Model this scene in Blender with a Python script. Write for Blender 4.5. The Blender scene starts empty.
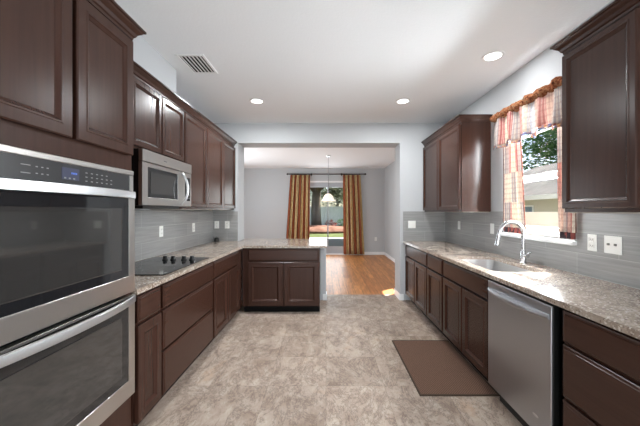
import bpy, bmesh, math, random
from mathutils import Vector, Matrix
random.seed(7)
PI = math.pi
sc = bpy.context.scene
COL = sc.collection

# ------------------------------------------------------------------ camera
cd = bpy.data.cameras.new('camera'); cam = bpy.data.objects.new('camera', cd); COL.objects.link(cam)
cam.location = (0, 0, 1.37); cam.rotation_euler = (PI/2, 0, 0)
cd.sensor_width = 36; cd.lens = 291/640*36
cd.shift_x = -6/640; cd.shift_y = -1.5/640
cd.clip_start = 0.05; cd.clip_end = 300
sc.camera = cam

# ------------------------------------------------------------------ light
w = bpy.data.worlds.new('sky'); sc.world = w; w.use_nodes = True
nt = w.node_tree; bgn = nt.nodes['Background']
sk = nt.nodes.new('ShaderNodeTexSky'); sk.sky_type = 'NISHITA'; sk.sun_disc = False
sk.sun_elevation = math.radians(48); sk.sun_rotation = math.radians(50)
nt.links.new(sk.outputs[0], bgn.inputs[0]); bgn.inputs[1].default_value = 0.15
sl = bpy.data.lights.new('sun', 'SUN'); sl.energy = 26.0; sl.angle = 0.009; sl.color = (1, .96, .9)
so = bpy.data.objects.new('sun', sl); COL.objects.link(so)
so.rotation_euler = Vector((-.70, -.60, -1)).to_track_quat('-Z', 'Y').to_euler()

def area(name, loc, aim, sx, sy, power, color=(1, 1, 1)):
    l = bpy.data.lights.new(name, 'AREA'); l.shape = 'RECTANGLE'; l.size = sx; l.size_y = sy
    l.energy = power; l.color = color
    o = bpy.data.objects.new(name, l); COL.objects.link(o); o.location = loc
    o.rotation_euler = (Vector(aim)-Vector(loc)).to_track_quat('-Z', 'Y').to_euler()
    return o
area('fill_rear', (0.0, -2.9, 1.45), (0, 3, 1.35), 3.0, 2.0, 58, (.91, .965, 1))  # added soft fill behind the camera; the near wall has no window
area('fill_ceiling', (0.0, -2.6, 1.0), (0, 3.2, 2.735), 1.8, 1.4, 54, (.90, .96, 1))  # added fill aimed upward to brighten the kitchen ceiling
area('daylight_kitchen_window', (2.25, 2.65, 1.85), (0, 2.5, 1.1), 1.0, 1.3, 335, (.90, .96, 1))
area('daylight_patio_door', (0.0, 9.36, 1.2), (0, 4, 2.2), 1.7, 2.1, 42, (.88, .95, 1))
area('fill_dining_left', (-3.2, 7.0, 1.5), (2, 7.0, 1.3), 1.6, 1.5, 50, (.88, .95, 1))  # added side fill for the dining room; no window in that wall
area('fill_dining_up', (-2.2, 6.4, 1.2), (-1.2, 6.6, 2.735), 1.2, 1.2, 9, (.97, .99, 1))  # added unseen up-light that lifts the dining ceiling

vs = sc.view_settings
vs.view_transform = 'Standard'; vs.look = 'None'; vs.gamma = 1; vs.use_curve_mapping = False
vs.exposure = 0.26

# ------------------------------------------------------------------ materials
def srgb(r, g, b):
    f = lambda c: (c/255/12.92) if c/255 <= .04045 else ((c/255+.055)/1.055)**2.4
    return (f(r), f(g), f(b), 1)
def newmat(name):
    m = bpy.data.materials.new(name); m.use_nodes = True
    n = m.node_tree; return m, n, n.nodes['Principled BSDF']
def simple(name, col, rough=.5, metal=0, spec=.5, coat=0):
    m, n, b = newmat(name)
    b.inputs['Base Color'].default_value = col; b.inputs['Roughness'].default_value = rough
    b.inputs['Metallic'].default_value = metal; b.inputs['Specular IOR Level'].default_value = spec
    b.inputs['Coat Weight'].default_value = coat
    return m
def node(n, t, **k):
    x = n.nodes.new(t)
    for a, v in k.items(): setattr(x, a, v)
    return x
def coords(n, kind='Object', scale=(1, 1, 1), rot=(0, 0, 0)):
    tc = node(n, 'ShaderNodeTexCoord'); mp = node(n, 'ShaderNodeMapping')
    mp.inputs['Scale'].default_value = scale; mp.inputs['Rotation'].default_value = rot
    n.links.new(tc.outputs[kind], mp.inputs[0]); return mp.outputs[0]
def noise(n, vec, scale=5, detail=4, rough=.5, dist=0):
    t = node(n, 'ShaderNodeTexNoise'); t.inputs['Scale'].default_value = scale
    t.inputs['Detail'].default_value = detail; t.inputs['Roughness'].default_value = rough
    t.inputs['Distortion'].default_value = dist
    n.links.new(vec, t.inputs['Vector']); return t.outputs['Fac']
def ramp(n, fac, stops, interp='LINEAR'):
    r = node(n, 'ShaderNodeValToRGB'); e = r.color_ramp.elements; r.color_ramp.interpolation = interp
    while len(e) < len(stops): e.new(.5)
    for i, (p, c) in enumerate(stops): e[i].position = p; e[i].color = c
    n.links.new(fac, r.inputs[0]); return r.outputs[0]
def mixc(n, fac, a, b, mode='MIX'):
    x = node(n, 'ShaderNodeMix', data_type='RGBA', blend_type=mode)
    for s, v in ((0, fac), (6, a), (7, b)):
        if hasattr(v, 'links'): n.links.new(v, x.inputs[s])
        else: x.inputs[s].default_value = v
    return x.outputs[2]
def bump(n, b, h, strength=.2, dist=.01):
    x = node(n, 'ShaderNodeBump'); x.inputs['Strength'].default_value = strength
    x.inputs['Distance'].default_value = dist
    n.links.new(h, x.inputs['Height']); n.links.new(x.outputs[0], b.inputs['Normal'])

def wood_mat(name, scale):
    m, n, b = newmat(name)
    v = coords(n, 'Object', scale)
    f = noise(n, v, 1, 6, .6, .4)
    c = ramp(n, f, [(.2, srgb(53, 33, 25)), (.5, srgb(59, 37, 29)), (.8, srgb(65, 42, 33))])
    n.links.new(c, b.inputs['Base Color'])
    b.inputs['Roughness'].default_value = .27; b.inputs['Specular IOR Level'].default_value = .27
    return m
WOOD = wood_mat('espresso_wood', (45, 45, 2.2))
WOODH = wood_mat('espresso_wood_horizontal', (2.2, 45, 45))
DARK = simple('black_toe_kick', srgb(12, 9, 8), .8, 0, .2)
CABIN = simple('maple_cabinet_underside', srgb(196, 188, 178), .6)

def wall_mat(name, col, strength=.12, sc_=160):
    m, n, b = newmat(name)
    b.inputs['Base Color'].default_value = col; b.inputs['Roughness'].default_value = .75
    f = noise(n, coords(n), sc_, 3); bump(n, b, f, strength, .004); return m
WALL = wall_mat('grey_wall_paint', srgb(186, 188, 190))
CEIL = wall_mat('textured_ceiling', srgb(240, 242, 244), .35, 70)
ALU = simple('grey_door_stile', srgb(176, 180, 186), .45)
TRIM = simple('white_trim', srgb(238, 238, 238), .4)
PLASTIC = simple('white_plastic', srgb(236, 236, 232), .35)
SLOT = simple('socket_slot', srgb(120, 118, 114), .5)

def granite():
    m, n, b = newmat('granite')
    v = coords(n)
    base = ramp(n, noise(n, v, 9, 5, .6, .6), [(.3, srgb(124, 107, 95)), (.52, srgb(154, 139, 126)), (.75, srgb(178, 168, 156))])
    vo = node(n, 'ShaderNodeTexVoronoi'); vo.inputs['Scale'].default_value = 150; n.links.new(v, vo.inputs['Vector'])
    sp = ramp(n, vo.outputs['Color'], [(.0, (.25, .25, .25, 1)), (.17, (.25, .25, .25, 1)), (.28, (1, 1, 1, 1))])
    c = mixc(n, sp, srgb(100, 84, 74), base)
    vo2 = node(n, 'ShaderNodeTexVoronoi'); vo2.inputs['Scale'].default_value = 120; n.links.new(v, vo2.inputs['Vector'])
    sp2 = ramp(n, vo2.outputs['Color'], [(.70, (0, 0, 0, 1)), (.78, (1, 1, 1, 1))])
    c2 = mixc(n, sp2, c, srgb(198, 188, 177))
    n.links.new(c2, b.inputs['Base Color']); b.inputs['Roughness'].default_value = .16; b.inputs['Specular IOR Level'].default_value = .32
    return m
GRANITE = granite()

def tile_mat(name, axis):
    m, n, b = newmat(name)
    tc = node(n, 'ShaderNodeTexCoord'); sp = node(n, 'ShaderNodeSeparateXYZ'); cb = node(n, 'ShaderNodeCombineXYZ')
    n.links.new(tc.outputs['Object'], sp.inputs[0])
    n.links.new(sp.outputs[axis], cb.inputs[0]); n.links.new(sp.outputs[2], cb.inputs[1])
    br = node(n, 'ShaderNodeTexBrick'); br.offset = .5
    n.links.new(cb.outputs[0], br.inputs['Vector'])
    br.inputs['Scale'].default_value = 1; br.inputs['Brick Width'].default_value = .61
    br.inputs['Row Height'].default_value = .1525; br.inputs['Mortar Size'].default_value = .0016
    br.inputs['Mortar Smooth'].default_value = .1
    br.inputs['Color1'].default_value = srgb(138, 138, 137); br.inputs['Color2'].default_value = srgb(148, 147, 145)
    br.inputs['Mortar'].default_value = srgb(178, 177, 174)
    mp = node(n, 'ShaderNodeMapping'); mp.inputs['Scale'].default_value = (2.5, 60, 1)
    n.links.new(cb.outputs[0], mp.inputs[0])
    st = noise(n, mp.outputs[0], 1, 5, .6)
    stc = ramp(n, st, [(.3, (.78, .78, .78, 1)), (.7, (1.12, 1.12, 1.12, 1))])
    n.links.new(mixc(n, 1.0, br.outputs['Color'], stc, 'MULTIPLY'), b.inputs['Base Color'])
    b.inputs['Roughness'].default_value = .30; b.inputs['Specular IOR Level'].default_value = .8
    bump(n, b, st, .05, .002)
    return m
TILE_Y = tile_mat('grey_tile_side', 1); TILE_X = tile_mat('grey_tile_end', 0)

def vinyl():
    m, n, b = newmat('stone_look_vinyl')
    T = .457
    tc = node(n, 'ShaderNodeTexCoord'); P = tc.outputs['Object']
    def vm(op, a, b_=None, sc_=None):
        x = node(n, 'ShaderNodeVectorMath', operation=op); n.links.new(a, x.inputs[0])
        if b_ is not None:
            if hasattr(b_, 'links'): n.links.new(b_, x.inputs[1])
            else: x.inputs[1].default_value = b_
        if sc_ is not None: x.inputs['Scale'].default_value = sc_
        return x.outputs[0]
    cell = vm('FLOOR', vm('SCALE', P, None, 1/T))
    wn = node(n, 'ShaderNodeTexWhiteNoise', noise_dimensions='2D'); n.links.new(cell, wn.inputs['Vector'])
    # every tile of the sheet pattern shows its own cut of the stone
    v = vm('ADD', P, vm('SCALE', wn.outputs['Color'], None, 1.6))
    mp = node(n, 'ShaderNodeMapping'); mp.inputs['Rotation'].default_value = (0, 0, -.6); mp.inputs['Scale'].default_value = (1.7, 1.0, 1); n.links.new(v, mp.inputs[0]); vd = mp.outputs[0]
    big = noise(n, v, 2.4, 5, .62, .5)
    c = ramp(n, big, [(.30, srgb(150, 131, 117)), (.45, srgb(170, 152, 138)), (.58, srgb(180, 164, 151)), (.72, srgb(182, 155, 133))])
    mid = noise(n, vd, 6, 8, .78, .5)
    c = mixc(n, ramp(n, mid, [(.50, (0, 0, 0, 1)), (.64, (.65, .65, .65, 1))]), c, srgb(196, 184, 172))
    c = mixc(n, ramp(n, mid, [(.36, (.8, .8, .8, 1)), (.47, (0, 0, 0, 1))]), c, srgb(122, 105, 95))
    ve = noise(n, vd, 2.6, 10, .82, .6)
    vein = ramp(n, ve, [(.475, (0, 0, 0, 1)), (.497, (.8, .8, .8, 1)), (.505, (.8, .8, .8, 1)), (.525, (0, 0, 0, 1))])
    c = mixc(n, vein, c, srgb(112, 96, 86))
    fl = noise(n, vd, 26, 6, .8, .4)
    c = mixc(n, ramp(n, fl, [(.53, (0, 0, 0, 1)), (.70, (.6, .6, .6, 1))]), c, srgb(136, 119, 107))
    tone = ramp(n, wn.outputs['Value'], [(0, (.90, .89, .88, 1)), (1, (1.04, 1.03, 1.02, 1))])
    c = mixc(n, 1.0, c, tone, 'MULTIPLY')
    br = node(n, 'ShaderNodeTexBrick'); br.offset = .0; n.links.new(P, br.inputs['Vector'])
    br.inputs['Scale'].default_value = 1; br.inputs['Brick Width'].default_value = T
    br.inputs['Row Height'].default_value = T; br.inputs['Mortar Size'].default_value = .0018
    br.inputs['Color1'].default_value = (1, 1, 1, 1); br.inputs['Color2'].default_value = (1, 1, 1, 1)
    br.inputs['Mortar'].default_value = (.70, .68, .66, 1)
    n.links.new(mixc(n, 1.0, c, br.outputs['Color'], 'MULTIPLY'), b.inputs['Base Color'])
    b.inputs['Roughness'].default_value = .5; b.inputs['Specular IOR Level'].default_value = .35; bump(n, b, ve, .04, .003)
    return m
VINYL = vinyl()

def planks():
    m, n, b = newmat('oak_planks')
    v = coords(n, 'Object', (1, 1, 1), (0, 0, PI/2))
    br = node(n, 'ShaderNodeTexBrick'); n.links.new(v, br.inputs['Vector'])
    br.inputs['Scale'].default_value = 1; br.inputs['Brick Width'].default_value = 1.2
    br.inputs['Row Height'].default_value = .125; br.inputs['Mortar Size'].default_value = .002
    br.inputs['Color1'].default_value = srgb(212, 148, 92); br.inputs['Color2'].default_value = srgb(178, 118, 70)
    br.inputs['Mortar'].default_value = srgb(88, 54, 32)
    g = noise(n, coords(n, 'Object', (26, 3, 3)), 1, 5, .6, .5)
    c = mixc(n, .8, br.outputs['Color'], ramp(n, g, [(.3, (.5, .48, .46, 1)), (.7, (1.25, 1.22, 1.2, 1))]), 'MULTIPLY')
    n.links.new(c, b.inputs['Base Color']); b.inputs['Roughness'].default_value = .38; b.inputs['Specular IOR Level'].default_value = .35
    return m
PLANK = planks()

def steel(name, col, rough, vec):
    m, n, b = newmat(name)
    b.inputs['Base Color'].default_value = col; b.inputs['Metallic'].default_value = 1
    f = noise(n, coords(n, 'Object', vec), 1, 3)
    mr = node(n, 'ShaderNodeMapRange'); mr.inputs[3].default_value = rough-.015; mr.inputs[4].default_value = rough+.02
    n.links.new(f, mr.inputs[0]); n.links.new(mr.outputs[0], b.inputs['Roughness'])
    return m
STEEL = steel('brushed_steel', srgb(198, 195, 191), .28, (3, 200, 200))
STEELV = steel('brushed_steel_dishwasher', srgb(176, 178, 182), .36, (3, 160, 4))
BRIGHT = steel('polished_handle_steel', srgb(206, 207, 209), .38, (4, 150, 150))
CHROME = simple('chrome', srgb(205, 206, 208), .2, 1)
OVENGLASS = simple('oven_black_glass', srgb(30, 31, 33), .05, 0, .7)
OVENWIN = simple('oven_window_glass', srgb(50, 49, 48), .05, 0, 1.0)
PANELGLASS = simple('control_panel_glass', srgb(50, 50, 51), .25)
BLACKGLASS = simple('cooktop_black_glass', srgb(12, 12, 14), .08, 0, .45)
BLACK = simple('black_plastic', srgb(14, 14, 14), .4)
KNOB = simple('black_knob', srgb(10, 10, 11), .3)
GREYMARK = simple('printed_marks', srgb(128, 128, 127), .5)
def emit(name, col, s):
    m, n, b = newmat(name)
    b.inputs['Base Color'].default_value = col; b.inputs['Emission Color'].default_value = col
    b.inputs['Emission Strength'].default_value = s; return m
DISPLAY = emit('blue_display', srgb(6, 15, 52), .25)
DIGIT = emit('display_digits', srgb(60, 95, 180), .35)
LAMP = emit('lamp_lens', (1, .98, .94, 1), 5.0)
IRON = simple('dark_bronze', srgb(44, 34, 30), .4, .6)

def glass(name, tint=(1, 1, 1, 1), gloss=.004):
    m = bpy.data.materials.new(name); m.use_nodes = True; n = m.node_tree; n.nodes.clear()
    o = node(n, 'ShaderNodeOutputMaterial'); t = node(n, 'ShaderNodeBsdfTransparent'); g = node(n, 'ShaderNodeBsdfGlossy')
    t.inputs[0].default_value = tint; g.inputs['Roughness'].default_value = 0.02
    mx = node(n, 'ShaderNodeMixShader'); mx.inputs[0].default_value = gloss
    n.links.new(t.outputs[0], mx.inputs[1]); n.links.new(g.outputs[0], mx.inputs[2]); n.links.new(mx.outputs[0], o.inputs[0])
    return m
GLASS = glass('window_glass')

def cloth(name, build, trans=.35):
    m = bpy.data.materials.new(name); m.use_nodes = True; n = m.node_tree; n.nodes.clear()
    o = node(n, 'ShaderNodeOutputMaterial'); d = node(n, 'ShaderNodeBsdfDiffuse'); t = node(n, 'ShaderNodeBsdfTranslucent')
    mx = node(n, 'ShaderNodeMixShader'); mx.inputs[0].default_value = trans
    c = build(n); n.links.new(c, d.inputs[0]); n.links.new(c, t.inputs[0])
    n.links.new(d.outputs[0], mx.inputs[1]); n.links.new(t.outputs[0], mx.inputs[2]); n.links.new(mx.outputs[0], o.inputs[0])
    return m
def uvsep(n):
    tc = node(n, 'ShaderNodeTexCoord'); s = node(n, 'ShaderNodeSeparateXYZ'); n.links.new(tc.outputs['UV'], s.inputs[0]); return tc.outputs['UV'], s.outputs[0], s.outputs[1]
def math_(n, op, a, b=None):
    x = node(n, 'ShaderNodeMath', operation=op)
    for i, v in enumerate((a, b)):
        if v is None: continue
        if hasattr(v, 'links'): n.links.new(v, x.inputs[i])
        else: x.inputs[i].default_value = v
    return x.outputs[0]
def stripes(n):
    uv, u, v = uvsep(n)
    p = math_(n, 'FRACT', math_(n, 'MULTIPLY', u, 1/.29))
    R, G, Cr, Br, T = srgb(146, 80, 58), srgb(204, 178, 124), srgb(220, 202, 160), srgb(104, 62, 50), srgb(184, 148, 110)
    c = ramp(n, p, [(0, R), (.20, Br), (.24, Cr), (.31, G), (.42, Cr), (.48, Br), (.52, R), (.68, T), (.74, Cr), (.80, G), (.90, Cr), (.96, Br)], 'CONSTANT')
    mp = node(n, 'ShaderNodeMapping'); mp.inputs['Scale'].default_value = (60, 22, 1); n.links.new(uv, mp.inputs[0])
    f = noise(n, mp.outputs[0], 1, 3, .6, 1.0)
    return mixc(n, ramp(n, f, [(.48, (0, 0, 0, 1)), (.58, (.62, .62, .62, 1))]), c, srgb(160, 110, 76))
STRIPE = cloth('striped_drapery', stripes, .2)
def patch(n):
    uv, u, v = uvsep(n)
    fu = math_(n, 'FLOOR', math_(n, 'MULTIPLY', u, 1/.092)); fv = math_(n, 'FLOOR', math_(n, 'MULTIPLY', v, 1/.29))
    cb = node(n, 'ShaderNodeCombineXYZ'); n.links.new(fu, cb.inputs[0]); n.links.new(fv, cb.inputs[1])
    wn = node(n, 'ShaderNodeTexWhiteNoise', noise_dimensions='2D'); n.links.new(cb.outputs[0], wn.inputs['Vector'])
    c = ramp(n, wn.outputs['Value'], [(0, srgb(198, 142, 138)), (.17, srgb(226, 219, 204)), (.44, srgb(176, 171, 171)), (.60, srgb(216, 190, 178)), (.76, srgb(206, 210, 218)), (.90, srgb(178, 108, 106))], 'CONSTANT')
    st = math_(n, 'FRACT', math_(n, 'MULTIPLY', u, 1/.031))
    c = mixc(n, ramp(n, st, [(0, (.5, .5, .5, 1)), (.45, (0, 0, 0, 1))], 'CONSTANT'), c, srgb(236, 222, 206))
    st2 = math_(n, 'FRACT', math_(n, 'MULTIPLY', v, 1/.05))
    c = mixc(n, ramp(n, st2, [(0, (.22, .22, .22, 1)), (.28, (0, 0, 0, 1))], 'CONSTANT'), c, srgb(150, 110, 104))
    mp = node(n, 'ShaderNodeMapping'); mp.inputs['Scale'].default_value = (95, 34, 1); n.links.new(uv, mp.inputs[0])
    f = noise(n, mp.outputs[0], 1, 5, .65)
    return mixc(n, ramp(n, f, [(.48, (0, 0, 0, 1)), (.64, (.4, .4, .4, 1))]), c, srgb(150, 122, 114))
PATCH = cloth('patchwork_cotton', patch, .15)
BIND = cloth('brown_binding', lambda n: ramp(n, noise(n, coords(n), 40), [(.4, srgb(74, 44, 38)), (.6, srgb(116, 70, 58))]), .05)
def floral(n):
    f = noise(n, coords(n), 38, 4, .6, .8)
    return ramp(n, f, [(.33, srgb(74, 42, 32)), (.47, srgb(142, 84, 58)), (.58, srgb(180, 132, 96)), (.68, srgb(104, 94, 80))])
FLORAL = cloth('orange_floral_cotton', floral, .15)
HEM = cloth('dark_plaid_hem', lambda n: ramp(n, noise(n, coords(n, 'Object', (40, 40, 4)), 1, 2), [(.4, srgb(70, 62, 66)), (.55, srgb(150, 90, 84))], 'CONSTANT'), .2)
CREAM_HEM = cloth('tan_hem', lambda n: ramp(n, noise(n, coords(n), 30), [(.4, srgb(190, 150, 112)), (.6, srgb(120, 124, 150))]), .3)

def mat_rug():
    m, n, b = newmat('brown_ribbed_mat')
    ck = node(n, 'ShaderNodeTexChecker'); ck.inputs['Scale'].default_value = 110
    n.links.new(coords(n), ck.inputs['Vector'])
    ck.inputs[1].default_value = srgb(116, 86, 68); ck.inputs[2].default_value = srgb(80, 56, 43)
    n.links.new(ck.outputs[0], b.inputs['Base Color']); b.inputs['Roughness'].default_value = .85
    bump(n, b, ck.outputs[1], .5, .004); return m
RUG = mat_rug(); RUGEDGE = simple('mat_edge', srgb(70, 54, 42), .85)

def leafmat(name, a, bb):
    m, n, b = newmat(name)
    c = ramp(n, noise(n, coords(n), 1.4, 5, .7), [(.35, a), (.65, bb)])
    n.links.new(c, b.inputs['Base Color']); b.inputs['Roughness'].default_value = .95; b.inputs['Specular IOR Level'].default_value = .05; return m
LEAF = leafmat('oak_leaves', srgb(78, 88, 72), srgb(178, 184, 166))
LEAF2 = leafmat('bright_leaves', srgb(50, 86, 54), srgb(110, 146, 100))
REDLEAF = leafmat('red_leaves', srgb(120, 52, 44), srgb(168, 96, 76))
BARK = leafmat('bark', srgb(74, 66, 58), srgb(112, 102, 90))
GRASS = leafmat('lawn', srgb(60, 68, 40), srgb(84, 92, 58))
MULCH = leafmat('red_mulch', srgb(84, 56, 46), srgb(128, 98, 84))
CONCRETE = wall_mat('patio_concrete', srgb(128, 131, 136), .1, 30)
VINYLF = simple('white_vinyl_fence', srgb(226, 228, 236), .5)
STUCCO = wall_mat('neighbour_stucco', srgb(196, 192, 180), .1, 40)
TANF = simple('tan_vinyl_fence', srgb(222, 208, 190), .6)
ROOFM = leafmat('grey_shingles', srgb(84, 83, 82), srgb(108, 107, 105))
def shade_glass():
    m, n, b = newmat('frosted_lamp_glass')
    b.inputs['Base Color'].default_value = srgb(248, 242, 230); b.inputs['Roughness'].default_value = .4
    b.inputs['Emission Color'].default_value = srgb(255, 242, 220); b.inputs['Emission Strength'].default_value = .6
    return m
SHADE = shade_glass()

# ------------------------------------------------------------------ mesh helpers
def new(): return bmesh.new()
def box(bm, x0, x1, y0, y1, z0, z1, bev=0, seg=1):
    t = bmesh.new()
    bmesh.ops.create_cube(t, size=1)
    bmesh.ops.scale(t, vec=(abs(x1-x0), abs(y1-y0), abs(z1-z0)), verts=t.verts)
    bmesh.ops.translate(t, vec=((x0+x1)/2, (y0+y1)/2, (z0+z1)/2), verts=t.verts)
    if bev: bmesh.ops.bevel(t, geom=list(t.edges), offset=bev, segments=seg, affect='EDGES', profile=.5)
    merge(bm, t)
def merge(bm, t):
    me = bpy.data.meshes.new('tmp'); t.to_mesh(me); t.free(); bm.from_mesh(me); bpy.data.meshes.remove(me)
def tube(bm, pts, r, seg=10, cap=True, flat=None):
    pts = [Vector(p) for p in pts]; rs = r if isinstance(r, (list, tuple)) else [r]*len(pts)
    rings = []; ref = None
    for i, p in enumerate(pts):
        d = (pts[min(i+1, len(pts)-1)]-pts[max(i-1, 0)]).normalized()
        if ref is None:
            ref = Vector((0, 0, 1)) if abs(d.z) < .9 else Vector((1, 0, 0))
        a = d.cross(ref).normalized(); b2 = a.cross(d).normalized(); ref = b2
        fx, fy = flat if flat else (1, 1)
        rings.append([bm.verts.new(p+(a*math.cos(2*PI*k/seg)*fx+b2*math.sin(2*PI*k/seg)*fy)*rs[i]) for k in range(seg)])
    for i in range(len(rings)-1):
        for k in range(seg):
            bm.faces.new((rings[i][k], rings[i][(k+1) % seg], rings[i+1][(k+1) % seg], rings[i+1][k]))
    if cap: bm.faces.new(rings[0][::-1]); bm.faces.new(rings[-1])
def lathe(bm, prof, c=(0, 0, 0), seg=24, closed=False):
    rings = []
    for r, z in prof:
        rings.append([bm.verts.new((c[0]+r*math.cos(2*PI*k/seg), c[1]+r*math.sin(2*PI*k/seg), c[2]+z)) for k in range(seg)] if r > 1e-6 else [bm.verts.new((c[0], c[1], c[2]+z))])
    for a, b in zip(rings, rings[1:]):
        for k in range(seg):
            k2 = (k+1) % seg
            if len(a) == 1 and len(b) == 1: continue
            if len(a) == 1: bm.faces.new((a[0], b[k], b[k2]))
            elif len(b) == 1: bm.faces.new((a[k], b[0], a[k2]))
            else: bm.faces.new((a[k], b[k], b[k2], a[k2]))
def loops(bm, rings, capa=True, capb=True):
    vr = [[bm.verts.new(p) for p in r] for r in rings]
    n = len(vr[0])
    for a, b in zip(vr, vr[1:]):
        for k in range(n): bm.faces.new((a[k], a[(k+1) % n], b[(k+1) % n], b[k]))
    if capa: bm.faces.new(vr[0][::-1])
    if capb: bm.faces.new(vr[-1])
def rrect(x0, x1, y0, y1, r, z, n=5):
    out = []
    for cx, cy, a0 in ((x1-r, y1-r, 0), (x0+r, y1-r, PI/2), (x0+r, y0+r, PI), (x1-r, y0+r, 1.5*PI)):
        for k in range(n+1):
            a = a0+PI/2*k/n; out.append(Vector((cx+r*math.cos(a), cy+r*math.sin(a), z)))
    return out
def poly_slab(bm, outer, holes, z0, z1):
    t = bmesh.new(); edges = []
    for lp in [outer]+holes:
        v = [t.verts.new((p[0], p[1], z1)) for p in lp]
        for i in range(len(v)): edges.append(t.edges.new((v[i], v[(i+1) % len(v)])))
    bmesh.ops.triangle_fill(t, use_beauty=True, edges=edges)
    r = bmesh.ops.extrude_face_region(t, geom=list(t.faces))
    bmesh.ops.translate(t, vec=(0, 0, z0-z1), verts=[g for g in r['geom'] if isinstance(g, bmesh.types.BMVert)])
    merge(bm, t)
def obj(name, bm, m, parent=None, smooth=False, loc=None):
    bmesh.ops.recalc_face_normals(bm, faces=bm.faces)
    me = bpy.data.meshes.new(name); bm.to_mesh(me); bm.free()
    for mm in (m if isinstance(m, (list, tuple)) else [m]): me.materials.append(mm)
    if smooth:
        for p in me.polygons: p.use_smooth = True
    o = bpy.data.objects.new(name, me); COL.objects.link(o)
    if parent: o.parent = parent
    if loc: o.location = loc
    return o
def smooth_angle(o, ang=35):
    for p in o.data.polygons: p.use_smooth = True
    o.data.set_sharp_from_angle(angle=math.radians(ang))
    return o
def tag(o, label, cat, group=None):
    o['label'] = label; o['category'] = cat
    if group: o['group'] = group
    return o
def thing(name, label, cat, loc=(0, 0, 0), rotz=0, group=None):
    o = bpy.data.objects.new(name, None); COL.objects.link(o); o.empty_display_size = .1
    o.location = loc; o.rotation_euler = (0, 0, rotz); return tag(o, label, cat, group)
def struct(name, bm, m, parent=None):
    o = obj(name, bm, m, parent); o['kind'] = 'structure'; return o
def sbox(name, m, *boxes):
    bm = new()
    for b in boxes: box(bm, *b)
    return struct(name, bm, m)

# ------------------------------------------------------------------ room shell
CZ = 2.735; LX = -1.75; RX = 1.85; BY = 4.5; BY2 = 4.83; FY = 9.2; DLX = -3.4; NY = -3.2
sbox('floor', VINYL, (LX-.15, RX+.15, NY, BY2-.03, -.1, 0))
sbox('floor_dining', PLANK, (DLX-.15, RX+.15, BY2-.03, FY+.15, -.1, 0))
sbox('ceiling', CEIL, (DLX-.15, RX+.15, NY-.15, FY+.15, CZ, CZ+.12))
sbox('wall_left', WALL, (LX-.15, LX, NY, BY2, 0, CZ))
WY0, WY1, WZ0, WZ1 = 2.17, 3.02, 1.15, 2.26
DY0, DY1, DZ0, DZ1 = 5.47, 5.88, .95, 1.48
sbox('wall_right', WALL, (RX, RX+.15, NY, WY0, 0, CZ), (RX, RX+.15, WY0, WY1, 0, WZ0), (RX, RX+.15, WY0, WY1, WZ1, CZ),
     (RX, RX+.15, WY1, DY0, 0, CZ), (RX, RX+.15, DY0, DY1, 0, DZ0), (RX, RX+.15, DY0, DY1, DZ1, CZ), (RX, RX+.15, DY1, FY+.15, 0, CZ))
SLX, SRX = -1.36, 1.144
sbox('wall_back', WALL, (LX, SLX, BY, BY2, 0, CZ), (SRX, RX, BY, BY2, 0, CZ), (SLX, SRX, BY, BY2, 2.43, CZ))
sbox('wall_knee', WALL, (SLX, 0.0, BY, BY+.14, 0, .883))
sbox('wall_soffit', WALL, (LX, -1.44, -.6, 2.80, 2.447, CZ))
GX0, GX1, GZ1 = -.92, .98, 2.34
sbox('wall_far', WALL, (DLX-.15, GX0, FY, FY+.15, 0, CZ), (GX1, RX, FY, FY+.15, 0, CZ), (GX0, GX1, FY, FY+.15, GZ1, CZ))
sbox('wall_dining_left', WALL, (DLX-.15, DLX, BY2, FY, 0, CZ))
sbox('wall_dining_near', WALL, (DLX-.15, LX-.15, BY2-.15, BY2, 0, CZ))
sbox('wall_near', WALL, (LX-.15, RX+.15, NY-.15, NY, 0, CZ))
# baseboards
def bboard(name, *runs):
    bm = new()
    for x0, x1, y0, y1 in runs: box(bm, x0, x1, y0, y1, 0, .095, .003)
    return struct(name, bm, TRIM)
t = .014
bboard('baseboard_far', (DLX, GX0-.06, FY-t, FY), (GX1+.06, RX, FY-t, FY))
bboard('baseboard_dining_right', (RX-t, RX, BY2, FY-t))
bboard('baseboard_opening', (SRX-t, 1.20, BY-t, BY), (SRX-t, SRX, BY, BY2), (SRX-t, RX-t, BY2, BY2+t))
bboard('baseboard_knee', (-.05, t, BY-t, BY), (0, t, BY, BY+.14), (SLX, t, BY+.14, BY+.14+t))
# backsplash tile
e = .008
bm = new(); box(bm, LX, LX+e, 1.70, BY-e, .914, 1.385); struct('wall_backsplash_left', bm, TILE_Y)
bm = new(); box(bm, LX, SLX-.002, BY-e, BY, .914, 1.372); struct('wall_backsplash_left_end', bm, TILE_X)
bm = new()
box(bm, RX-e, RX, .6, WY0-.02, .914, 1.372); box(bm, RX-e, RX, WY0-.02, WY1+.02, .914, WZ0-.03); box(bm, RX-e, RX, WY1+.02, BY-e, .914, 1.372)
struct('wall_backsplash_right', bm, TILE_Y)
bm = new(); box(bm, SRX+.045, RX-e, BY-e, BY, .914, 1.372); struct('wall_backsplash_right_end', bm, TILE_X)

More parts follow.
